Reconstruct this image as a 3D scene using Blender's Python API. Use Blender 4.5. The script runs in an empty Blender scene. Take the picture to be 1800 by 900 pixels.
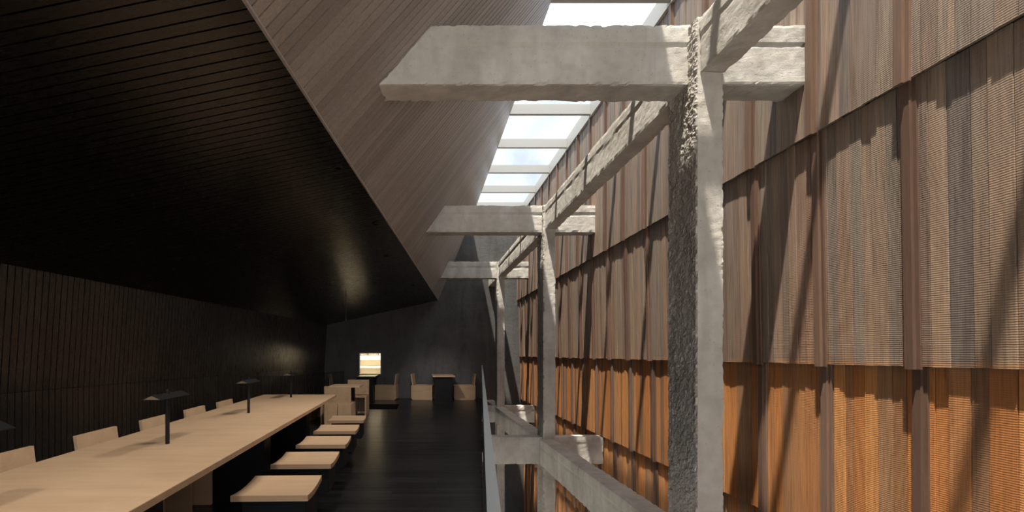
import bpy, bmesh, math, random
from mathutils import Vector, Matrix, noise
random.seed(7)
C = bpy.context.scene.collection
S = bpy.context.scene
R = math.radians
# ------------------------------------------------------------------ camera
F = 850.0                     # focal length in pixels of the 1800 px frame
cam = bpy.data.cameras.new('camera'); co = bpy.data.objects.new('camera', cam); C.objects.link(co)
cam.sensor_width = 36; cam.lens = 36*F/1800
cam.shift_x = (900-742)/1800; cam.shift_y = (622-450)/1800
cam.clip_start = 0.02; cam.clip_end = 300
co.location = (0, 0, 1.3); co.rotation_euler = (R(90), 0, 0)
S.camera = co
# ------------------------------------------------------------------ world, sun, exposure
S.view_settings.view_transform = 'Standard'; S.view_settings.look = 'None'
S.view_settings.gamma = 1; S.view_settings.use_curve_mapping = False
S.view_settings.exposure = 0.10
w = bpy.data.worlds.new('world'); S.world = w; w.use_nodes = True
nt = w.node_tree; nt.nodes.clear()
def nn(t, typ, **k):
    n = t.nodes.new(typ)
    for a, b in k.items(): setattr(n, a, b)
    return n
tc = nn(nt, 'ShaderNodeTexCoord'); no = nn(nt, 'ShaderNodeTexNoise'); no.inputs['Scale'].default_value = 3.0; no.inputs['Detail'].default_value = 6
cr = nn(nt, 'ShaderNodeValToRGB'); cr.color_ramp.elements[0].position = .38; cr.color_ramp.elements[0].color = (.31, .34, .385, 1)
cr.color_ramp.elements[1].position = .62; cr.color_ramp.elements[1].color = (.87, .90, .94, 1)
bg = nn(nt, 'ShaderNodeBackground'); bg.inputs['Strength'].default_value = 2.5; ow = nn(nt, 'ShaderNodeOutputWorld')
nt.links.new(tc.outputs['Generated'], no.inputs['Vector']); nt.links.new(no.outputs['Fac'], cr.inputs['Fac'])
nt.links.new(cr.outputs['Color'], bg.inputs['Color']); nt.links.new(bg.outputs[0], ow.inputs[0])
SUNK = 0.22
sun = bpy.data.lights.new('sun', 'SUN'); sun.energy = 12.5; sun.color = (1.0, .87, .71); sun.angle = R(0.9)
so = bpy.data.objects.new('sun', sun); C.objects.link(so); so.location = (0, 0, 20)
so.rotation_euler = Vector((1, SUNK*5, -5)).to_track_quat('-Z', 'Y').to_euler()
# portal over the skylight: only tells the sampler where the sky comes in
pl = bpy.data.lights.new('sky_portal', 'AREA'); pl.shape = 'RECTANGLE'; pl.size = 1.36; pl.size_y = 17.6; pl.cycles.is_portal = True
po = bpy.data.objects.new('sky_portal', pl); C.objects.link(po); po.location = (2.05, 5.5, 5.42)
# glazed gable added unseen behind the viewpoint for more daylight; portal in its opening
pg = bpy.data.lights.new('gable_portal', 'AREA'); pg.shape = 'RECTANGLE'; pg.size = 7.2; pg.size_y = 8.6; pg.cycles.is_portal = True
pgo = bpy.data.objects.new('gable_portal', pg); C.objects.link(pgo); pgo.location = (-.7, -3.45, .9); pgo.rotation_euler = (R(90), 0, 0)
S.cycles.max_bounces = 10; S.cycles.diffuse_bounces = 8; S.cycles.glossy_bounces = 4; S.cycles.use_denoising = True
S.cycles.sample_clamp_indirect = 6

# ------------------------------------------------------------------ helpers
def mk_mesh(name, verts, faces, m=None, smooth=False):
    me = bpy.data.meshes.new(name); me.from_pydata(verts, [], faces)
    if m: me.materials.append(m)
    if smooth: me.polygons.foreach_set('use_smooth', [True]*len(me.polygons))
    me.update(); return me
def link(name, me, parent=None, loc=None):
    o = bpy.data.objects.new(name, me); C.objects.link(o)
    if parent: o.parent = parent
    if loc: o.location = loc
    return o
def tag(o, label=None, cat=None, group=None, kind=None):
    if label: o['label'] = label
    if cat: o['category'] = cat
    if group: o['group'] = group
    if kind: o['kind'] = kind
    return o
def empty(name, loc, rz=0):
    o = bpy.data.objects.new(name, None); C.objects.link(o); o.location = loc; o.rotation_euler = (0, 0, rz); o.empty_display_size = .1
    return o
HF = [(0,3,2,1),(4,5,6,7),(0,1,5,4),(1,2,6,5),(2,3,7,6),(3,0,4,7)]
def hexa(b, t): return list(b)+list(t), HF      # b: four bottom corners ccw seen from above, t: the four above
class MB:
    def __init__(s): s.v = []; s.f = []
    def add(s, v, f):
        n = len(s.v); s.v += [tuple(p) for p in v]; s.f += [tuple(i+n for i in q) for q in f]; return s
    def box(s, x0, x1, y0, y1, z0, z1):
        return s.add([(x0,y0,z0),(x1,y0,z0),(x1,y1,z0),(x0,y1,z0),(x0,y0,z1),(x1,y0,z1),(x1,y1,z1),(x0,y1,z1)], HF)
    def slab(s, q, n, t):                        # quad q extruded by t along -n
        n = Vector(n).normalized()*t
        return s.add([tuple(Vector(p)-n) for p in q]+[tuple(p) for p in q], HF)
    def build(s, name, m, parent=None, bevel=0, loc=None):
        me = mk_mesh(name, s.v, s.f, m); fix(me, bevel); return link(name, me, parent, loc)
def fix(me, bevel=0):
    bm = bmesh.new(); bm.from_mesh(me); bmesh.ops.recalc_face_normals(bm, faces=bm.faces)
    if bevel: bmesh.ops.bevel(bm, geom=list(bm.edges), offset=bevel, segments=1, affect='EDGES', profile=.7)
    bm.to_mesh(me); bm.free()
def tube(mb, p, q, r, n=12):
    p = Vector(p); q = Vector(q); d = (q-p).normalized(); a = d.orthogonal().normalized(); b = d.cross(a)
    v = [p+a*r*math.cos(i*math.tau/n)+b*r*math.sin(i*math.tau/n) for i in range(n)]
    v += [x+(q-p) for x in v]
    f = [(i, (i+1)%n, (i+1)%n+n, i+n) for i in range(n)]+[tuple(range(n))[::-1], tuple(range(n, 2*n))]
    mb.add(v, f)
def dup(root, loc=None, rz=None, label=None):
    r = root.copy(); C.objects.link(r)
    for ch in root.children:
        c = ch.copy(); C.objects.link(c); c.parent = r
        for g in ch.children:
            d = g.copy(); C.objects.link(d); d.parent = c
    if loc: r.location = loc
    if rz is not None: r.rotation_euler = (0, 0, rz)
    if label: r['label'] = label
    return r

# ------------------------------------------------------------------ materials
def mat(name, col, rough=.6, spec=.5, metal=0):
    m = bpy.data.materials.new(name); m.use_nodes = True; b = m.node_tree.nodes['Principled BSDF']
    b.inputs['Base Color'].default_value = (*col, 1); b.inputs['Roughness'].default_value = rough
    b.inputs['Specular IOR Level'].default_value = spec; b.inputs['Metallic'].default_value = metal
    return m, m.node_tree, b
def mathn(t, op, a, b=None):
    n = nn(t, 'ShaderNodeMath', operation=op)
    for i, x in enumerate((a, b)):
        if x is None: continue
        if isinstance(x, (int, float)): n.inputs[i].default_value = x
        else: t.links.new(x, n.inputs[i])
    return n.outputs[0]
def pos(t, scale=(1,1,1), coord='world', off=None):
    src = nn(t, 'ShaderNodeNewGeometry').outputs['Position'] if coord == 'world' else nn(t, 'ShaderNodeTexCoord').outputs['Object']
    if off is not None:
        a = nn(t, 'ShaderNodeVectorMath', operation='ADD'); t.links.new(src, a.inputs[0])
        k = nn(t, 'ShaderNodeCombineXYZ'); [t.links.new(off, k.inputs[i]) for i in range(3)]
        s = nn(t, 'ShaderNodeVectorMath', operation='SCALE'); s.inputs['Scale'].default_value = 37; t.links.new(k.outputs[0], s.inputs[0])
        t.links.new(s.outputs[0], a.inputs[1]); src = a.outputs[0]
    mp = nn(t, 'ShaderNodeMapping'); mp.inputs['Scale'].default_value = scale; t.links.new(src, mp.inputs['Vector'])
    return mp.outputs[0]
def noise_n(t, v, sc, det=3, dist=0, rough=.5):
    n = nn(t, 'ShaderNodeTexNoise'); n.inputs['Scale'].default_value = sc; n.inputs['Detail'].default_value = det
    n.inputs['Distortion'].default_value = dist; n.inputs['Roughness'].default_value = rough; t.links.new(v, n.inputs['Vector']); return n.outputs['Fac']
def ramp(t, fac, stops):
    r = nn(t, 'ShaderNodeValToRGB'); e = r.color_ramp.elements
    while len(e) < len(stops): e.new(.5)
    for i, (p, c) in enumerate(stops): e[i].position = p; e[i].color = (*c, 1)
    t.links.new(fac, r.inputs['Fac']); return r.outputs['Color']
def mix(t, fac, a, b, mode='MIX'):
    n = nn(t, 'ShaderNodeMix', data_type='RGBA', blend_type=mode)
    for i, x in ((0, fac), (6, a), (7, b)):
        if isinstance(x, (int, float)): n.inputs[i].default_value = x
        elif isinstance(x, tuple): n.inputs[i].default_value = (*x, 1)
        else: t.links.new(x, n.inputs[i])
    return n.outputs[2]
def bump(t, b, h, strength, dist, prev=None):
    n = nn(t, 'ShaderNodeBump'); n.inputs['Strength'].default_value = strength; n.inputs['Distance'].default_value = dist
    t.links.new(h, n.inputs['Height'])
    if prev: t.links.new(prev, n.inputs['Normal'])
    t.links.new(n.outputs[0], b.inputs['Normal']); return n.outputs[0]
def rnd(t):
    a = nn(t, 'ShaderNodeObjectInfo').outputs['Random']; b = nn(t, 'ShaderNodeNewGeometry').outputs['Random Per Island']
    return mathn(t, 'FRACT', mathn(t, 'ADD', a, b))
def sepz(t):
    s = nn(t, 'ShaderNodeSeparateXYZ'); t.links.new(nn(t, 'ShaderNodeNewGeometry').outputs['Position'], s.inputs[0]); return s.outputs[2]

def concrete(name, base, pit=.5, rough_bump=0.0, board=None):
    m, t, b = mat(name, base, .88, .25)
    v = pos(t); n1 = noise_n(t, v, 1.7, 6, .3, .6); n2 = noise_n(t, v, 14, 5); n3 = noise_n(t, v, 90, 3)
    c = ramp(t, n1, [(.3, tuple(x*.80 for x in base)), (.5, base), (.72, tuple(min(1, x*1.14) for x in base))])
    c = mix(t, .5, c, ramp(t, n2, [(.3, (.78,.77,.75)), (.6, (1,1,1))]), 'MULTIPLY')
    vs = nn(t, 'ShaderNodeTexVoronoi'); vs.inputs['Scale'].default_value = 22; t.links.new(v, vs.inputs['Vector'])
    pits = ramp(t, vs.outputs['Distance'], [(.06, (0,0,0)), (.14, (1,1,1))])
    c = mix(t, .45*pit, c, pits, 'MULTIPLY')
    v2 = nn(t, 'ShaderNodeTexVoronoi'); v2.inputs['Scale'].default_value = 7; t.links.new(v, v2.inputs['Vector'])
    c = mix(t, .5*pit, c, ramp(t, v2.outputs['Distance'], [(.03, (.25,.24,.23)), (.065, (1,1,1))]), 'MULTIPLY')
    st = ramp(t, noise_n(t, pos(t, (3,3,.6)), 1.3, 5, .8), [(.42, (1,1,1)), (.62, (.80,.785,.76))]); c = mix(t, .8, c, st, 'MULTIPLY')
    t.links.new(c, b.inputs['Base Color'])
    vw = pos(t, (1.2,1.2,9)); streak = noise_n(t, vw, 3, 4)
    p = bump(t, b, pits, .5*pit, .006)
    p = bump(t, b, n3, .35, .004, p); p = bump(t, b, streak, .3, .006, p); p = bump(t, b, n2, .35+rough_bump, .012+.02*rough_bump, p)
    if rough_bump:
        vr = nn(t, 'ShaderNodeTexVoronoi'); vr.inputs['Scale'].default_value = 55; t.links.new(v, vr.inputs['Vector'])
        bump(t, b, vr.outputs['Distance'], .8*rough_bump, .012, p)
    return m
M_CONC = concrete('concrete', (.62, .605, .58))
M_COLR = concrete('concrete_hacked', (.46, .44, .415), .3, .9)
M_FAR = concrete('charcoal_render', (.125, .125, .130), .1)

def board_mat(name, c0, c1, rough, axis, bstr=.25, spec=.5):
    m, t, b = mat(name, c0, rough, spec); r = rnd(t)
    sc = {'x': (1.2, 22, 22), 'y': (22, 1.2, 22), 'z': (22, 22, 1.2)}[axis]
    g = noise_n(t, pos(t, sc, off=r), 3.2, 5, .4)
    c = mix(t, r, c0, c1); c = mix(t, .4, c, ramp(t, g, [(.3, (.55,.55,.55)), (.7, (1.25,1.2,1.15))]), 'MULTIPLY')
    t.links.new(c, b.inputs['Base Color'])
    t.links.new(mathn(t, 'ADD', mathn(t, 'MULTIPLY', g, .12), rough-.06), b.inputs['Roughness'])
    if bstr: bump(t, b, g, bstr, .004)
    return m
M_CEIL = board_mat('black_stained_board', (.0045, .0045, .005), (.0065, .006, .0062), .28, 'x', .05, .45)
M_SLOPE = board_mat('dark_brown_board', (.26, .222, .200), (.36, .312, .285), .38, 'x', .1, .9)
M_WALLB = board_mat('black_wall_board', (.020, .0175, .0155), (.032, .027, .024), .28, 'z', 0, 1.0)
M_FLOOR = board_mat('black_floor_plank', (.012, .012, .013), (.024, .022, .022), .30, 'x', .3)
M_BACK = mat('black_backing', (.006, .006, .006), .9)[0]
M_STEEL = mat('black_steel', (.009, .009, .010), .5, .25)[0]
M_CAP = mat('grey_steel', (.42, .45, .47), .38, .5, .0)[0]
M_WHITE = mat('white_paint', (.42, .42, .41), .5)[0]
M_CREAM = mat('cream_paint', (.74, .69, .58), .6)[0]

def cladding():
    m, t, b = mat('weathered_cladding', (.3,.2,.14), .62, .35); r = rnd(t); z = sepz(t)
    fine = noise_n(t, pos(t, (26, 26, .9), off=r), 3.0, 6, .5, .6); streak = noise_n(t, pos(t, (9, 9, .35), off=r), 1.6, 4, .8)
    saw = nn(t, 'ShaderNodeTexWave', wave_type='BANDS', bands_direction='Z'); saw.inputs['Scale'].default_value = 26; saw.inputs['Distortion'].default_value = 1.6
    t.links.new(pos(t), saw.inputs['Vector'])
    pal = ramp(t, r, [(0, (.19,.11,.07)), (.2, (.31,.19,.12)), (.4, (.21,.16,.125)), (.6, (.36,.235,.155)), (.8, (.115,.09,.08)), (1, (.34,.175,.095))])
    grey = ramp(t, streak, [(.3, (.17,.155,.15)), (.6, (.31,.28,.255))])
    oran = ramp(t, r, [(0, (.40,.15,.040)), (.25, (.58,.225,.055)), (.45, (.26,.15,.085)), (.65, (.66,.285,.08)), (.82, (.22,.115,.06)), (1, (.50,.21,.07))])
    fg = ramp(t, z, [(.0, (0,0,0)), (1, (1,1,1))])
    # height-dependent tone: weathered grey high up, painted cooler for reflected sky; orange low down
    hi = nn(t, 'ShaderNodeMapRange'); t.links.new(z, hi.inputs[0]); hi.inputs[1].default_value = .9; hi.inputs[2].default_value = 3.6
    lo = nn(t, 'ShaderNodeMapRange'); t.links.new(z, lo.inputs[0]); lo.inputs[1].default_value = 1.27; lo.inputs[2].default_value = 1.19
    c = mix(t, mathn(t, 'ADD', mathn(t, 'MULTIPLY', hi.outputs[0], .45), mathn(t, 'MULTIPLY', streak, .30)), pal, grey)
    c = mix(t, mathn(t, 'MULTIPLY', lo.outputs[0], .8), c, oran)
    c = mix(t, .72, c, ramp(t, fine, [(.28, (.45,.42,.40)), (.5, (.95,.95,.95)), (.75, (1.35,1.3,1.2))]), 'MULTIPLY')
    t.links.new(c, b.inputs['Base Color'])
    p = bump(t, b, saw.outputs['Fac'], .25, .003); bump(t, b, fine, .35, .004, p)
    return m
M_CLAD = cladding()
M_BATT = board_mat('batten_red_brown', (.11, .065, .048), (.20, .128, .095), .5, 'z', .3)

def ply(name, edge=False):
    m, t, b = mat(name, (.60,.43,.27), .48, .4)
    v = pos(t, (1.5, 9, 9), 'obj'); g = noise_n(t, v, 1.5, 4, .5, .5); g2 = noise_n(t, pos(t, (1,1,1), 'obj'), 2.2, 3)
    g3 = noise_n(t, pos(t, (60, 3, 60), 'obj'), 3, 3)
    c = ramp(t, g, [(.25, (.55,.365,.225)), (.5, (.61,.415,.265)), (.8, (.66,.46,.30))])
    c = mix(t, .5, c, ramp(t, g2, [(.3, (.85,.82,.78)), (.7, (1.05,1.05,1.02))]), 'MULTIPLY')
    c = mix(t, .25, c, ramp(t, g3, [(.3, (.8,.78,.74)), (.6, (1,1,1))]), 'MULTIPLY')
    if edge:                                   # thin veneer layers on the sawn edges
        wv = nn(t, 'ShaderNodeTexWave', wave_type='BANDS', bands_direction='Z'); wv.inputs['Scale'].default_value = 55; wv.inputs['Distortion'].default_value = .4
        t.links.new(pos(t, (1,1,1), 'obj'), wv.inputs['Vector'])
        c = mix(t, 1.0, c, ramp(t, wv.outputs['Fac'], [(.2, (.62,.52,.44)), (.7, (1,1,1))]), 'MULTIPLY')
    t.links.new(c, b.inputs['Base Color']); bump(t, b, g3, .1, .002)
    return m
M_PLY = ply('birch_plywood'); M_PLYE = ply('birch_plywood_edge', True)

def glass():
    m, t, b = mat('skylight_glass', (1,1,1), .05); t.nodes.remove(b); out = [n for n in t.nodes if n.type == 'OUTPUT_MATERIAL'][0]
    tr = nn(t, 'ShaderNodeBsdfTransparent'); tr.inputs[0].default_value = (.93,.95,.96,1); gl = nn(t, 'ShaderNodeBsdfGlossy'); gl.inputs['Roughness'].default_value = .03
    mx = nn(t, 'ShaderNodeMixShader'); mx.inputs[0].default_value = .04
    t.links.new(tr.outputs[0], mx.inputs[1]); t.links.new(gl.outputs[0], mx.inputs[2]); t.links.new(mx.outputs[0], out.inputs[0]); return m
M_GLASS = glass()

# ------------------------------------------------------------------ plan lines
Y0, YE = -3.2, 14.2                                    # wall behind the camera, far wall
def crease(y): return (-.649+.1047*(y-3.5), y, 2.87)
def eave(y): return (-4.49+.12*y, y, 2.15)             # lower ceiling meets the left wall
def sky_l(y): return (1.43, y, 5.2)
def rail_x(y): return .013+.122*y
FLOOR_LOW = -3.6

def sees(c):                                           # rough pixel of a point
    x, y, z = c
    if y < .3: return None
    return 742+F*x/y, 622-F*(z-1.3)/y
def size_of(v):
    p = [sees(q) for q in v]
    if any(q is None for q in p): return 0
    xs = [min(1830, max(-30, q[0])) for q in p]; ys = [min(930, max(-30, q[1])) for q in p]
    return (max(xs)-min(xs))*(max(ys)-min(ys))
def pieces(parent, name, items, m, limit=300, bevel=0):
    """items: (verts, faces). The largest in the picture are parts of their own, the rest one part of kind stuff."""
    sc = sorted(((size_of(v), i) for i, (v, f) in enumerate(items)), reverse=True)
    own = {i for s, i in sc[:limit] if s > 12}
    rest = MB()
    for i, (v, f) in enumerate(items):
        if i in own:
            me = mk_mesh(name, v, f, m); link(name, me, parent)
        else: rest.add(v, f)
    if rest.v: tag(rest.build(name+'s', m, parent), kind='stuff')

def struct(name): o = empty(name, (0,0,0)); o['kind'] = 'structure'; return o
# --- ceiling: black low part
G = .0052; P = .075
N = int((YE-Y0)/P)
def strip(q, n, th):                                   # q four corners on the visible face
    mb = MB(); mb.slab(q, n, th); return mb.v, mb.f
ceil = MB(); ceil.slab([crease(Y0), crease(YE), eave(YE), eave(Y0)], (0,0,-1), .0)
mb = MB()
up = .35
def lift(p, dx, dz): return (p[0]+dx, p[1], p[2]+dz)
mb.add([lift(eave(Y0),-.4,.02), lift(crease(Y0),0,.02), lift(crease(YE+.3),0,.02), lift(eave(YE+.3),-.4,.02),
        lift(eave(Y0),-.4,up), lift(crease(Y0),0,up), lift(crease(YE+.3),0,up), lift(eave(YE+.3),-.4,up)], HF)
c1 = mb.build('ceiling', M_BACK); c1['kind'] = 'structure'
items = []
for i in range(N):
    a = YE-(i+1)*P+G; b = YE-i*P-G; j = random.uniform(0, .0012)
    q = [lift(eave(a),0,j), lift(crease(a),0,j), lift(crease(b),0,j), lift(eave(b),0,j)]
    items.append((q+[lift(p,0,.018) for p in q], HF))
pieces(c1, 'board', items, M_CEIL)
# --- ceiling: sloped brown flank of the skylight shaft
mb = MB(); o1 = (-.28, .22)
mb.add([lift(crease(Y0),-.028,.026), lift(sky_l(Y0),-.028,.026), lift(sky_l(YE+.3),-.028,.026), lift(crease(YE+.3),-.028,.026),
        lift(crease(Y0),*o1), lift(sky_l(Y0),*o1), lift(sky_l(YE+.3),*o1), lift(crease(YE+.3),*o1)], HF)
c2 = mb.build('ceiling', M_BACK); c2['kind'] = 'structure'
items = []
for i in range(N):
    a = YE-(i+1)*P+G; b = YE-i*P-G; j = random.uniform(0, .0012)
    q = [lift(crease(a),-j,j), lift(sky_l(a),-j,j), lift(sky_l(b),-j,j), lift(crease(b),-j,j)]
    items.append((q+[lift(p,-.018,.018) for p in q], HF))
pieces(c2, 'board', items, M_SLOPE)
mb = MB()                                              # thin edge trim along the fold
q = [crease(Y0), crease(YE)]
mb.add([lift(q[0],-.006,-.006), lift(q[0],.008,-.002), lift(q[1],.008,-.002), lift(q[1],-.006,-.006),
        lift(q[0],-.006,.012), lift(q[0],.008,.012), lift(q[1],.008,.012), lift(q[1],-.006,.012)], HF)
tag(mb.build('trim_1', M_SLOPE), kind='structure')
# --- left wall
mb = MB(); xl = lambda y, z: (eave(y)[0]-(.08*(2.15-z)/1.23 if z > .92 else .08), y, z)
def lw(ya, yb, z0, z1):
    mb.add([(xl(ya,0)[0]-.3,ya,z0), (xl(ya,0)[0]-.015,ya,z0), (xl(yb,0)[0]-.015,yb,z0), (xl(yb,0)[0]-.3,yb,z0),
            (xl(ya,0)[0]-.3,ya,z1), (xl(ya,0)[0]-.015,ya,z1), (xl(yb,0)[0]-.015,yb,z1), (xl(yb,0)[0]-.3,yb,z1)], HF)
lw(Y0, YE, -1.5, 2.3); lw(11.2, YE, FLOOR_LOW, -1.5)          # openings below for unseen glazing added to let daylight under the gallery
for yy in (Y0, .3, 3.8, 7.4): lw(yy, yy+.3, FLOOR_LOW, -1.5)
wl = mb.build('wall_left', M_BACK); wl['kind'] = 'structure'
items = []
for i in range(N):
    a = YE-(i+1)*P+G; b = YE-i*P-G
    for z0, z1 in ((-.6, .917), (.923, 2.148)):
        j = random.uniform(0, .002)
        A = xl(a,z0); B = xl(b,z0); Cc = xl(a,z1 if z0 > 0 else .9); D = xl(b,z1 if z0 > 0 else .9)
        v = [(A[0]-.014,a,z0),(A[0]-j,a,z0),(B[0]-j,b,z0),(B[0]-.014,b,z0),(Cc[0]-.014,a,z1),(Cc[0]-j,a,z1),(D[0]-j,b,z1),(D[0]-.014,b,z1)]
        items.append((v, HF))
pieces(wl, 'board', items, M_WALLB)
# --- far wall with the hatch opening
WX0, WX1, WZ0, WZ1 = -1.854, -1.203, .70, 1.335
mb = MB()
mb.box(-3.4, WX0, YE, YE+.3, FLOOR_LOW, 3.4); mb.box(WX1, 3.3, YE, YE+.3, FLOOR_LOW, 3.4); mb.box(WX0, WX1, YE, YE+.3, FLOOR_LOW, WZ0); mb.box(WX0, WX1, YE, YE+.3, WZ1, 3.4)
mb.box(.2, 3.3, YE, YE+.3, 3.4, 5.5)
tag(mb.build('wall_far', M_FAR), kind='structure')
# --- wall behind the camera, low floor
mb = MB(); mb.box(-5.4, -4.3, Y0-.3, Y0, FLOOR_LOW, 5.5); mb.box(2.9, 3.3, Y0-.3, Y0, FLOOR_LOW, 5.5); mb.box(-4.3, 2.9, Y0-.3, Y0, 5.2, 5.5)
tag(mb.build('wall_back', M_CONC), kind='structure')
gw = struct('added_gable_window')  # unseen gable glazing, added to light surfaces turned towards the camera
for x in (-4.3, -2.9, -1.5, -.1, 1.3, 2.85): MB().box(x, x+.05, Y0-.2, Y0-.1, FLOOR_LOW, 5.2).build('mullion', M_STEEL, gw)
for z in (FLOOR_LOW, -.3, 2.7, 5.15): MB().box(-4.3, 2.9, Y0-.19, Y0-.11, z, z+.05).build('transom', M_STEEL, gw)
for a, b in ((-3.55, -.3), (-.25, 2.7), (2.75, 5.15)):
    for x0, x1 in ((-4.25,-2.9), (-2.85,-1.5), (-1.45,-.1), (-.05,1.3), (1.35,2.85)): MB().box(x0, x1, Y0-.155, Y0-.145, a, b).build('pane', M_GLASS, gw)
lw4 = struct('added_lower_window')  # unseen lower-storey glazing, added to brighten the low beams
for ya, yb in ((Y0+.3, .3), (.6, 3.8), (4.1, 7.4), (7.7, 11.2)):
    m = MB(); m.add([(xl(ya,0)[0]-.16,ya,FLOOR_LOW),(xl(ya,0)[0]-.15,ya,FLOOR_LOW),(xl(yb,0)[0]-.15,yb,FLOOR_LOW),(xl(yb,0)[0]-.16,yb,FLOOR_LOW),(xl(ya,0)[0]-.16,ya,-1.5),(xl(ya,0)[0]-.15,ya,-1.5),(xl(yb,0)[0]-.15,yb,-1.5),(xl(yb,0)[0]-.16,yb,-1.5)], HF)
    m.build('pane', M_GLASS, lw4)
tag(MB().box(-60, 60, -90, 60, FLOOR_LOW-.4, FLOOR_LOW-.2).build('ground', concrete('bounce_paving', (.66, .64, .60), .1)), kind='structure')  # unseen paving, made pale to bounce sun in through the added glazing
tag(MB().box(-5.4, 3.3, Y0, YE, FLOOR_LOW-.2, FLOOR_LOW).build('floor', concrete('bounce_screed', (.62,.60,.56))), kind='structure')  # unseen low floor, made pale to throw light back up
# --- right wall: overlapping tiers of upright planks between battens
TIERS = [(2.87, 5.2, 2.770, 2.775), (1.23, 2.92, 2.838, 2.808), (-.02, 1.28, 2.885, 2.877), (-1.6, .03, 2.93, 2.922), (-3.6, -1.55, 2.98, 2.967)]
wr = MB().box(3.02, 3.3, Y0, YE, FLOOR_LOW, 5.35).build('wall_right', M_BACK); wr['kind'] = 'structure'
items = []; batt = []; BP = .645; b0 = 2.787-17*BP
for k in range(-1, 37):
    ya = b0+k*BP
    n = random.choice((7, 8, 8, 9)); ws = [random.uniform(.8, 1.2) for _ in range(n)]; tot = sum(ws)
    for (zb, zt, xb, xt) in TIERS:
        ws2 = [random.uniform(.75, 1.25) for _ in range(n)]; tot = sum(ws2); y = ya
        for q in ws2:
            a = y+.0024; y += q/tot*BP; b = y-.0024
            if b < Y0 or b > YE+.01: continue
            d = random.uniform(-.005, .004); e = random.uniform(0, .004); ro = random.uniform(-.003, .003)
            v = [(xb+d,a,zb-e),(xb+.02+d,a,zb-e),(xb+.02+d,b,zb-e),(xb+d+ro,b,zb-e),(xt+d,a,zt),(xt+.02+d,a,zt),(xt+.02+d,b,zt),(xt+d+ro,b,zt)]
            items.append((v, HF))
        if ya > YE-.06 or ya < Y0+.05: continue
        m2 = MB(); h = .052; wd = .05
        m2.add([(xb-.034,ya-wd/2,zb-.02),(xb,ya-wd/2,zb-.02),(xb,ya+wd/2,zb-.02),(xb-.034,ya+wd/2,zb-.02),(xt-.030,ya-wd/2,zt-.02),(xt,ya-wd/2,zt-.02),(xt,ya+wd/2,zt-.02),(xt-.030,ya+wd/2,zt-.02)], HF)
        batt.append((m2.v, m2.f))
        m3 = MB(); m3.add([(xb-.014,ya-wd/2-.022,zb-.02),(xb,ya-wd/2-.022,zb-.02),(xb,ya-wd/2,zb-.02),(xb-.014,ya-wd/2,zb-.02),(xt-.014,ya-wd/2-.022,zt-.02),(xt,ya-wd/2-.022,zt-.02),(xt,ya-wd/2,zt-.02),(xt-.014,ya-wd/2,zt-.02)], HF)
        batt.append((m3.v, m3.f))
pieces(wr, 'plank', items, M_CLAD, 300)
pieces(wr, 'batten', batt, M_BATT)
soff = MB()                                            # dark soffit strips closing each overlap
for (zb, zt, xb, xt) in TIERS[:-1]: soff.box(xb+.02, 3.03, Y0, YE, zb+.004, zb+.012)
soff.build('soffit', M_BACK, wr)
# --- floor of the gallery
def wall_x(y): return eave(y)[0]-.08
SX, SY0, SY1 = -2.44, 9.15, 12.0                       # stair opening beside the left wall
def stair_x(y): return SX+.176*(y-SY0)
fl = MB()
def prism(mb, pts, z0, z1):
    n = len(pts); mb.add([(x,y,z0) for x, y in pts]+[(x,y,z1) for x, y in pts], [tuple(range(n))[::-1], tuple(range(n,2*n))]+[(i,(i+1)%n,(i+1)%n+n,i+n) for i in range(n)])
prism(fl, [(wall_x(Y0),Y0),(rail_x(Y0),Y0),(rail_x(SY0),SY0),(wall_x(SY0),SY0)], -.30, -.022)
prism(fl, [(stair_x(SY0),SY0),(rail_x(SY0),SY0),(rail_x(SY1),SY1),(stair_x(SY1),SY1)], -.30, -.022)
prism(fl, [(wall_x(SY1),SY1),(rail_x(SY1),SY1),(rail_x(YE),YE),(wall_x(YE),YE)], -.30, -.022)
ul = MB(); prism(ul, [(-5.0,Y0),(rail_x(Y0),Y0),(rail_x(SY0),SY0),(-5.0,SY0)], -.33, -.301); prism(ul, [(stair_x(SY0),SY0),(rail_x(SY0),SY0),(rail_x(YE),YE),(stair_x(SY0),YE)], -.33, -.301)
tag(ul.build('bounce_soffit', M_CONC), kind='structure')                # unseen soffit, made pale to bounce light under the gallery
flo = fl.build('floor', M_BACK); flo['kind'] = 'structure'
items = []; FP = .098; row = 0; y = YE
while y > Y0:
    a = max(Y0, y-FP+.0016); b = y-.0016
    xr = lambda yy: rail_x(yy)-.004
    xleft = (lambda yy: stair_x(yy)) if (a > SY0-.02 and b < SY1+.02) else wall_x
    L = 1.25; off = .42*(row % 3)+.05*random.random(); s = off-L
    while True:
        e = s+L
        # distance measured leftwards from the rail
        x1a, x1b = xr(a)-max(s, 0), xr(b)-max(s, 0); x0a, x0b = max(xr(a)-e+.0016, xleft(a)), max(xr(b)-e+.0016, xleft(b))
        if x1a <= xleft(a)+.01: break
        if e > .03:
            z = -random.uniform(0, .0012); v = [(x0a,a,-.022),(x1a,a,-.022),(x1b,b,-.022),(x0b,b,-.022),(x0a,a,z),(x1a,a,z),(x1b,b,z),(x0b,b,z)]
            items.append((v, HF))
        s = e
    y -= FP; row += 1
pieces(flo, 'floor_plank', items, M_FLOOR)
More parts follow.
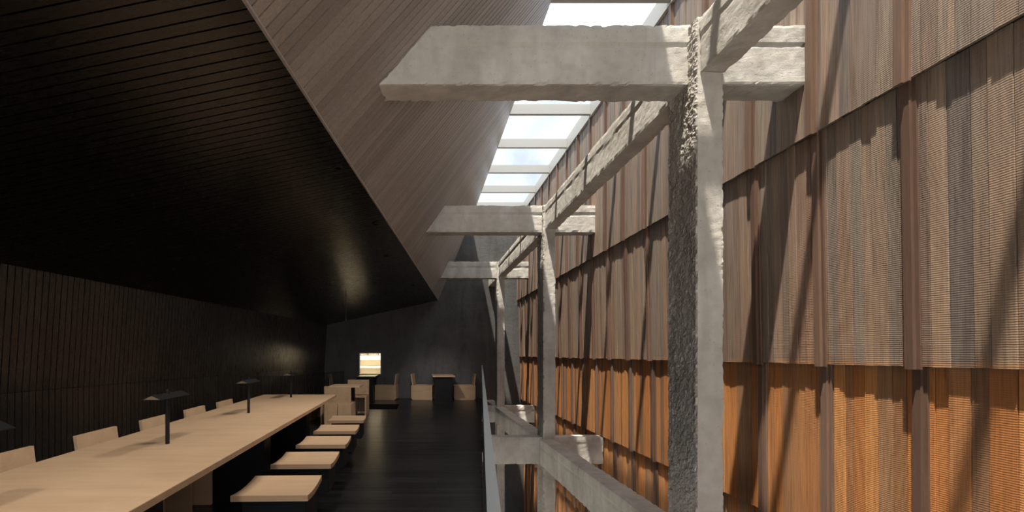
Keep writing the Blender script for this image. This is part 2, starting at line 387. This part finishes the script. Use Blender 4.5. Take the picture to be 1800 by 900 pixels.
# --- skylight
skw = struct('window_1')
MB().box(1.31, 1.36, Y0, YE, 5.225, 5.40).build('frame', M_WHITE, skw)
MB().box(2.74, 2.80, Y0, YE, 5.17, 5.40).build('frame', M_WHITE, skw)
tag(MB().box(2.801, 3.3, Y0, YE, 5.24, 5.42).build('trim_2', M_WHITE), kind='structure')
ys = [7.86+1.27*k for k in range(-8, 5)]
for yy in ys: MB().box(1.362, 2.738, yy, yy+.06, 5.2, 5.36).build('purlin', M_WHITE, skw)
e = [Y0]+ys+[YE]
for i in range(len(e)-1): MB().box(1.362, 2.738, e[i]+(.002 if i else 0), e[i+1]-.002, 5.362, 5.376).build('pane', M_GLASS, skw)

# ------------------------------------------------------------------ concrete frame
def conc(name, x0, x1, y0, y1, z0, z1, res, m, label, cat, joint=None, amp=.0035, rough=None, wear=.010, group=None):
    nx, ny, nz = [max(2, round(d/res)) for d in (x1-x0, y1-y0, z1-z0)]
    idx = {}; V = []; Fa = []
    def vid(i, j, k):
        key = (i, j, k)
        if key in idx: return idx[key]
        p = Vector((x0+(x1-x0)*i/nx, y0+(y1-y0)*j/ny, z0+(z1-z0)*k/nz))
        n = Vector(((i == nx)-(i == 0), (j == ny)-(j == 0), (k == nz)-(k == 0))); ne = abs(n.x)+abs(n.y)+abs(n.z)
        n.normalize()
        d = amp*noise.noise(p*6)+amp*.6*noise.noise(p*21)
        if ne > 1: d -= wear*max(0, noise.noise(p*13)+.30)+wear*1.3*max(0, noise.noise(p*34)+noise.noise(p*71)*.6)
        if joint and z1-p.z < joint+.004*noise.noise(p*9): d += .006
        if joint and n.z == 0 and abs(z1-p.z-joint-.004*noise.noise(p*9)) < res*.5: d -= .010*max(0, .6+noise.noise(p*4)*1.4)
        if rough and ((i == 0) or (ne > 1 and i == 0)):
            d += rough*(noise.noise(p*24)*.7+noise.noise(p*55)*.5+noise.noise(p*8)*.5)-rough*.6
        V.append(p+n*d); idx[key] = len(V)-1; return idx[key]
    def face(fn, A, B, flip):
        for a in range(A):
            for b in range(B):
                q = (fn(a,b), fn(a+1,b), fn(a+1,b+1), fn(a,b+1)); Fa.append(q[::-1] if flip else q)
    face(lambda a,b: vid(a,b,0), nx, ny, True); face(lambda a,b: vid(a,b,nz), nx, ny, False)
    face(lambda a,b: vid(a,0,b), nx, nz, False); face(lambda a,b: vid(a,ny,b), nx, nz, True)
    face(lambda a,b: vid(0,a,b), ny, nz, True); face(lambda a,b: vid(nx,a,b), ny, nz, False)
    me = mk_mesh(name, V, Fa, m)
    if rough:
        me.materials.append(M_COLR)
        for p in me.polygons:
            if p.normal.x < -.4: p.material_index = 1
    return tag(link(name, me), label, cat, group)
CX0, CX1 = 1.915, 2.113
cols = [(-.86, -.47, .06), (3.39, 3.785, .0165), (7.66, 8.06, .026), (12.36, 12.72, .045)]
cl = ['board-marked concrete column out of view behind the viewpoint', 'nearest tall concrete column with a rough hacked dark left face',
      'middle concrete column rising between the two rings of beams', 'farthest concrete column in front of the charcoal end wall']
for (a, b, rs), lb in zip(cols[1:], cl[1:]):
    conc('concrete_column', CX0, CX1, a, b, FLOOR_LOW, 3.665, rs, M_CONC, lb, 'column', rough={.0165: .013, .026: .008, .045: .003}[rs], wear=.008, amp=.004, group='concrete columns of the frame')
conc('concrete_column', CX0, CX1, -.86, -.47, FLOOR_LOW, 3.665, .09, M_CONC, cl[0], 'column')
def facet_x(y, z):
    c = crease(y); return c[0]+(1.43-c[0])*(z-2.87)/(5.2-2.87)
beamY = [(-.75, -.51, .08), (3.50, 3.74, .02), (7.75, 7.99, .035), (12.45, 12.67, .05)]
tl = ['upper cross beam of concrete behind the viewpoint', 'nearest upper concrete cross beam running from the sloped ceiling to the timber wall',
      'middle upper concrete cross beam below the skylight', 'farthest upper concrete cross beam close to the end wall']
bl = ['lower cross beam of concrete behind the viewpoint', 'nearest lower concrete cross beam beside the gallery edge, below the view', 'middle lower concrete cross beam level with the gallery floor, crossing to the timber wall',
      'farthest lower concrete cross beam near the end wall, at gallery floor level']
for (a, b, rs), l1, l2 in zip(beamY, tl, bl):
    o = conc('cross_beam', facet_x(a, 3.25)-.02, 2.80, a, b, 3.25, 3.675, rs, M_CONC, l1, 'beam', joint=.14, group='upper cross beams')
    for v in o.data.vertices:                          # left end cut to the slope of the ceiling
        t = (2.80-v.co.x)/(2.80-facet_x(a, 3.25)+.02); v.co.x = 2.80-t*(2.80-facet_x(v.co.y, v.co.z)+.004)
    conc('cross_beam', rail_x(a)+.03, 2.905, a, b, -.47, -.04, rs, M_CONC, l2, 'beam', joint=.12, group='lower cross beams')
segs = [(Y0, -.86, .09, 'first'), (-.47, 3.39, .025, 'near'), (3.785, 7.66, .03, 'mid'), (8.06, 12.36, .045, 'far'), (12.72, YE, .06, 'end')]
ln = {'first': 'concrete beam behind the viewpoint', 'near': 'concrete beam rising out of the top of the picture from the nearest column', 'mid': 'concrete beam between the nearest and the middle column',
      'far': 'concrete beam between the middle and the farthest column', 'end': 'short concrete beam from the farthest column to the end wall'}
for a, b, rs, k in segs:
    conc('edge_beam', 1.945, 2.125, a, b, 3.27, 3.645, rs, M_CONC, 'upper long '+ln[k], 'beam', joint=.13, group='upper long beams')
    conc('edge_beam', 1.868, 2.088, a, b, -.455, -.055, rs, M_CONC, 'lower long '+ln[k].replace('rising out of the top of the picture from', 'leading from the viewpoint to'), 'beam', joint=.11, group='lower long beams')

# ------------------------------------------------------------------ gallery guard rail
def rail(name, p, q, h, label, pitch, cap_m, cap_w, capt=.008, bar=.005, barw=.012, posts=True):
    p = Vector((*p, 0)); q = Vector((*q, 0)); L = (q-p).length; ang = math.atan2((q-p).y, (q-p).x)
    r = empty(name, p, ang); tag(r, label, 'railing')
    MB().box(0, L, -cap_w/2, cap_w/2, h-capt, h).build('handrail', cap_m, r)
    MB().box(0, L, -barw/2, barw/2, .06, .075).build('bottom_rail', M_STEEL, r)
    n = int(L/pitch); me = None
    for i in range(n+1):
        x = min(L-.01, i*L/n)
        big = i % 10 == 0; wdt = .012 if big else bar
        z0 = 0 if big else .06
        o = MB().box(-wdt, wdt, -barw/2, barw/2, z0, h-capt).build('post' if big else 'baluster', M_STEEL, r, loc=(x,0,0))
    return r
rail('guard_rail', (rail_x(-2.6)+.014, -2.6), (rail_x(13.95)+.014, 13.95), .97, 'long steel guard rail with a flat grey top bar along the gallery edge', .11, M_CAP, .029)
rail('stair_railing', (wall_x(SY0)+.05, SY0), (SX, SY0), .88, 'black stair railing across the gallery, behind the far end of the long table', .073, M_STEEL, .03, bar=.004)
rail('stair_railing', (SX+.004, SY0+.04), (stair_x(SY1), SY1), .88, 'black stair railing running along the gallery towards the end wall', .09, M_STEEL, .03, bar=.004)

# ------------------------------------------------------------------ long table
TZ = .74
def tR(y): return -.998-.027*y
def tL(y): return -1.885-.044*y
TY0, TY1 = -.6, 6.66
tb = empty('long_table', ((tR(3)+tL(3))/2, 3, 0)); tag(tb, 'very long pale plywood table on black box legs with lamps on it', 'table')
ox, oy = tb.location.x, 3
mb = MB(); prism(mb, [(tL(TY0)-ox,TY0-oy),(tR(TY0)-ox,TY0-oy),(tR(TY1)-ox,TY1-oy),(tL(TY1)-ox,TY1-oy)], TZ-.034, TZ); t0 = mb.build('tabletop', M_PLY, tb, .002)
mb = MB()
mb.box(-.5,.5,-.1,.1,0,.001)
mb = MB(); prism(mb, [(tR(TY0)-ox-.001,TY0-oy),(tR(TY0)-ox+.0015,TY0-oy),(tR(TY1)-ox+.0015,TY1-oy),(tR(TY1)-ox-.001,TY1-oy)], TZ-.032, TZ-.003); mb.build('edge_band', M_PLYE, tb)
for yy in (.4, 2.35, 4.3, 6.1):
    xm = (tR(yy)+tL(yy))/2-ox; MB().box(xm-.28, xm+.22, yy-oy-.09, yy-oy+.09, 0, TZ-.034).build('leg', M_STEEL, tb, .002)

# ------------------------------------------------------------------ table lamps
def make_lamp():
    r = empty('table_lamp', (0,0,0))
    m = MB(); tube(m, (0,0,0), (0,0,.33), .0125, 16); m.build('stem', M_STEEL, r)
    L, W, ze, zr, th = .19, .056, .292, .318, .003
    for s in (-1, 1):
        m = MB(); m.add([(0,-L,zr-th),(s*W,-L,ze-th),(s*W,L,ze-th),(0,L,zr-th),(0,-L,zr),(s*W,-L,ze),(s*W,L,ze),(0,L,zr)], HF); shd = m.build('shade', M_STEEL, r)
    m = MB(); m.add([(-W+.004,-L+.002,ze-.001),(W-.004,-L+.002,ze-.001),(0,-L+.002,zr-.004),(-W+.004,-L+.005,ze-.001),(W-.004,-L+.005,ze-.001),(0,-L+.005,zr-.004)], [(0,1,2),(5,4,3),(0,3,4,1),(1,4,5,2),(2,5,3,0)])
    m.build('shade_end', mat('warm_brown', (.16,.11,.06), .4, .5)[0], shd)  # end piece in a warmer brown than the black shade
    m = MB(); tube(m, (0,0,.325), (0,0,.340), .010, 12); m.build('finial', M_STEEL, r)
    return r
lp = make_lamp()
pl_ = [(-1.585, 3.01, 'nearest fully visible black tent-shaded table lamp on the long table'), (-1.643, 4.58, 'middle black tent-shaded table lamp on the long table'),
       (-1.687, 6.22, 'farthest black tent-shaded table lamp near the end of the long table'), (-1.53, 1.57, 'black table lamp cut by the left picture edge, only its shade tip showing')]
for i, (x, y, lb) in enumerate(pl_):
    o = lp if i == 0 else dup(lp)
    o.location = (x, y, TZ); o.rotation_euler = (0,0,R(2)); tag(o, lb, 'lamp', 'black lamps on the long table')

# ------------------------------------------------------------------ stools
def make_stool():
    r = empty('stool', (0,0,0)); W, D, n = .23, .24, 10; m = MB(); V = []; top = .45
    for j in range(n+1):
        v = -D+2*D*j/n; z = top-.016*(1-(v/D)**2)
        V += [(-W,v,z-.036),(W,v,z-.036),(W,v,z),(-W,v,z)]
    Fq = []
    for j in range(n):
        a, b = 4*j, 4*j+4
        Fq += [(a,a+1,b+1,b),(a+1,a+2,b+2,b+1),(a+2,a+3,b+3,b+2),(a+3,a,b,b+3)]
    Fq += [(3,2,1,0),(4*n,4*n+1,4*n+2,4*n+3)]
    me = mk_mesh('seat', V, Fq, M_PLY); fix(me); me.materials.append(M_PLYE)
    for p in me.polygons: p.material_index = 1 if abs(p.normal.z) < .5 else 0
    link('seat', me, r)
    MB().box(-.19, .20, -.16, .22, .20, .397).build('seat_support', M_STEEL, r, .003)
    MB().box(-.06, .06, -.06, .06, 0, .20).build('pedestal', M_STEEL, r, .002)
    return r
st = make_stool()
nm = ['nearest', 'second nearest', 'middle', 'second farthest', 'farthest']
for i, y in enumerate((2.90, 3.72, 4.52, 5.32, 6.17)):
    o = st if i == 0 else dup(st)
    o.location = (-.925-.025*(y-2.9)*.8, y+.24, 0); o.rotation_euler = (0,0,R(1.8))
    tag(o, f'{nm[i]} of the five backless plywood stools along the right side of the table', 'stool', 'backless stools beside the long table')

# ------------------------------------------------------------------ box chairs (front towards +X)
def make_chair():
    r = empty('box_chair', (0,0,0)); W = .235; T = .028; H = .41; L = .30
    for s in (-1, 1):
        y0, y1 = (W-T, W) if s > 0 else (-W, -W+T)
        MB().box(-L+T+.0005, L, y0, y1, 0, H).build('side_panel', M_PLY, r, .0015)
    m = MB(); m.add([(-L+.03,-W+T,H-.05),(L,-W+T,H-.022),(L,W-T,H-.022),(-L+.03,W-T,H-.05),(-L+.03,-W+T,H-.022),(L,-W+T,H+.004),(L,W-T,H+.004),(-L+.03,W-T,H-.022)], HF)
    m.build('seat', M_PLY, r, .001)
    z0, z1, xb, xt = .412, .728, -L+.052, -L+.012          # leaning back board on a split lower board
    m = MB(); m.add([(xb-T,-W,z0),(xb,-W,z0),(xb,W,z0),(xb-T,W,z0),(xt-T,-W,z1),(xt,-W,z1),(xt,W,z1),(xt-T,W,z1)], HF)
    m.build('backrest', M_PLY, r, .0015)
    MB().box(-L, -L+T, -W, -.006, .03, .411).build('back_board', M_PLY, r)
    MB().box(-L, -L+T, .006, W, .03, .411).build('back_board', M_PLY, r)
    return r
ch = make_chair()
chairs = []
for i, ye in enumerate((3.02, 3.84, 4.62, 5.39, 6.17)):
    chairs.append((-2.12-.0*i, ye-.235, 2, ['nearest', 'second nearest', 'middle', 'second farthest', 'farthest'][i]+' of the plywood chairs tucked in left of the long table', 'chairs on the left of the long table'))
chairs += [(-1.49, 8.82, 90, 'plywood box chair turned away from the viewer beyond the end of the long table', 'plywood box chairs'),
           (-1.405, 10.38, -90, 'plywood box chair facing the viewer behind the small pale table', 'plywood box chairs'),
           (-1.01, 13.84, 174, 'plywood box chair facing left beside the black table under the lit hatch', 'plywood box chairs'),
           (-2.30, 13.70, 0, 'plywood box chair glimpsed through the stair railing left of the lit hatch', 'plywood box chairs'),
           (.025, 13.86, -9, 'plywood box chair on the left of the end-wall table, facing right', 'plywood box chairs'),
           (1.20, 13.84, 180, 'plywood box chair on the right of the end-wall table beside the guard rail', 'plywood box chairs')]
for i, (x, y, a, lb, g) in enumerate(chairs):
    o = ch if i == 0 else dup(ch)
    o.location = (x, y, 0); o.rotation_euler = (0,0,R(a)); tag(o, lb, 'chair', g)

# ------------------------------------------------------------------ small tables
def small_table(x0, x1, y0, y1, h, topm, label, inset=.07, basem=None):
    r = empty('cafe_table', ((x0+x1)/2, (y0+y1)/2, 0)); a, b = (x1-x0)/2, (y1-y0)/2
    MB().box(-a, a, -b, b, h-.028, h).build('tabletop', topm, r, .0015)
    MB().box(-a+inset, a-inset, -b+inset, b-inset, 0, h-.028).build('base', basem or M_STEEL, r, .002)
    tag(r, label, 'table'); return r
M_BTOP = mat('black_table_top', (.03,.03,.03), .3)[0]
small_table(.28, .88, 12.9, 14.15, .71, M_PLY, 'small plywood-topped table with a black base between two chairs at the end wall')
small_table(-1.85, -1.27, 13.05, 14.17, .692, M_BTOP, 'small black table standing right below the lit hatch')
bn = empty('bench', (-2.06, 9.42, 0)); tag(bn, 'low plywood box bench partly hidden behind the far end of the long table', 'bench')
MB().box(-.13, .23, -.57, .60, .381, .41).build('seat', M_PLY, bn, .0015)
MB().box(-.13, -.10, -.57, .60, 0, .381).build('side_panel', M_PLY, bn); MB().box(.20, .23, -.57, .60, 0, .381).build('side_panel', M_PLY, bn); MB().box(-.10, .20, .57, .60, 0, .381).build('end_panel', M_PLY, bn)
t = empty('cafe_table', (-1.49, 9.25, 0)); tag(t, 'small pale plywood table between the two chairs beyond the long table', 'table')
MB().box(-.20, .36, -.52, .10, .69, .718).build('tabletop', M_PLY, t, .0015); MB().box(-.10, .20, -.09, .06, 0, .69).build('base', M_STEEL, t)
tag(MB().box(-1.95, -.59, 11.35, 12.45, 0.0005, .006).build('floor_patch', mat('matt_black', (.004,.004,.004), .95, .1)[0]), 'matt black rectangular patch on the dark floor in front of the hatch table', 'mat')  # thin flat black rectangle just above the floor planks

# ------------------------------------------------------------------ hatch window and lit pantry behind it
hw = struct('window_2'); fw = .022
mb = MB()
mb.box(WX0, WX0+fw, YE-.01, YE+.05, WZ0, WZ1); mb.box(WX1-fw, WX1, YE-.01, YE+.05, WZ0, WZ1); mb.box(WX0+fw, WX1-fw, YE-.01, YE+.05, WZ1-fw, WZ1); mb.box(WX0+fw, WX1-fw, YE-.01, YE+.05, WZ0, WZ0+.012)
mb.build('frame', M_WHITE, hw)
MB().box(WX0+fw, WX1-fw, YE, YE+.04, WZ1-.085, WZ1-.068).build('transom', M_WHITE, hw)
MB().box(WX0+.24, WX0+.27, YE, YE+.04, WZ1-.068, WZ1-fw).build('mullion', M_WHITE, hw)
MB().box(WX1-.085, WX1-.065, YE, YE+.04, WZ1-.068, WZ1-fw).build('mullion', M_WHITE, hw)
gm = mat('grey_louvre', (.25,.25,.24), .5)[0]
for xa, xb_ in ((WX0+fw, WX0+.24), (WX0+.27, WX1-.085)):
    for k in range(3): MB().box(xa, xb_, YE+.012, YE+.03, WZ1-.064+k*.015, WZ1-.055+k*.015).build('louvre', gm, hw)
pr = MB(); X0, X1, YB = -2.7, -.4, 15.5
pr.box(X0, X1, YB, YB+.1, 0, 2.3); pr.box(X0-.1, X0, YE+.3, YB, 0, 2.3); pr.box(X1, X1+.1, YE+.3, YB, 0, 2.3); pr.box(X0, X1, YE+.3, YB, 2.3, 2.4); pr.box(X0, X1, YE+.3, YB, -.1, 0)
tag(pr.build('wall_pantry', M_CREAM), kind='structure')
sh = empty('shelf_unit', (-1.5, 15.3, 0)); tag(sh, 'cream shelving seen through the small lit hatch', 'shelf')
MB().box(-.9, .9, .17, .19, .0, 1.9).build('back_panel', M_CREAM, sh)
for z in (.50, .86, 1.12, 1.42): MB().box(-.9, .9, -.1, .17, z, z+.05).build('shelf', M_CREAM, sh)
for x in (-.9, .88): MB().box(x, x+.02, -.12, .17, 0, 1.9).build('side_panel', M_CREAM, sh)
al = bpy.data.lights.new('pantry_light', 'AREA'); al.energy = 75; al.color = (1, .90, .72); al.shape = 'RECTANGLE'; al.size = 1.4; al.size_y = .35
ao = bpy.data.objects.new('pantry_light', al); C.objects.link(ao); ao.location = (-1.5, 14.62, 1.8); ao.rotation_euler = (R(55), 0, 0)

# ------------------------------------------------------------------ recessed ceiling spotlights, added to lift the light on the furniture
def ceil_z(x, y):
    a, b = eave(y), crease(y); return a[2]+(b[2]-a[2])*(x-a[0])/(b[0]-a[0])
def make_spot():
    r = empty('fill_spotlight', (0,0,0)); m = MB(); n = 20
    for i in range(n):
        a, b = i*math.tau/n, (i+1)*math.tau/n
        q = [(ro*math.cos(t), ro*math.sin(t)) for t in (a, b) for ro in (.030, .040)]
        m.add([(*q[0],-.012),(*q[1],-.012),(*q[3],-.012),(*q[2],-.012),(*q[0],.03),(*q[1],.03),(*q[3],.03),(*q[2],.03)], HF)
    m.build('rim', M_STEEL, r); return r
sp = make_spot()
spots = [(-1.0,.3,'first','nearest the viewer',(-1.5,.9,.7)), (-.9,1.85,'second','over the nearest lamp',(-1.4,2.6,.6)), (-.70,4.0,'third','over the middle of the long table',(-1.4,4.3,.6)),
         (-.55,5.7,'fourth','over the far end of the long table',(-1.4,6.0,.6)), (-.55,7.4,'fifth','over the chairs beyond the long table',(-1.2,9.0,.5)), (-.2,10.6,'sixth','towards the end wall',(.4,13.7,.4))]
for i, (x, y, a, b, tg) in enumerate(spots):
    o = sp if i == 0 else dup(sp)
    z = ceil_z(x, y); o.location = (x, y, z-.004); tag(o, f'small black recessed ceiling spotlight added as fill light, {b}', 'spotlight', 'added ceiling fill spotlights')
    l = bpy.data.lights.new('fill_spot', 'SPOT'); l.energy = 80 if y < 7 else (110 if y < 10 else 150); l.color = (1, .93, .82); l.spot_size = R(118 if y < 10 else 42); l.spot_blend = .9; l.shadow_soft_size = .10
    lo = bpy.data.objects.new('fill_spot', l); C.objects.link(lo); lo.location = (x, y, z-.06)
    lo.rotation_euler = (Vector(tg)-Vector((x, y, z))).to_track_quat('-Z', 'Y').to_euler()

# ------------------------------------------------------------------ pendant cable over the stair
px, py_ = 608, 507
yy = 8.0
for k in range(200):
    x = (px-742)/F*yy; z = 1.3+(622-py_)/F*yy
    if z > ceil_z(x, yy): break
    yy += .05
pn = empty('pendant_cable', (x, yy, ceil_z(x, yy)-.62)); tag(pn, 'thin black cable hanging from the dark ceiling near the end wall', 'cable')
m = MB(); tube(m, (0,0,.03), (0,0,.62), .006, 8); m.build('cable', M_STEEL, pn)
m = MB(); tube(m, (0,0,0), (0,0,.04), .018, 12); m.build('plug', M_STEEL, pn)
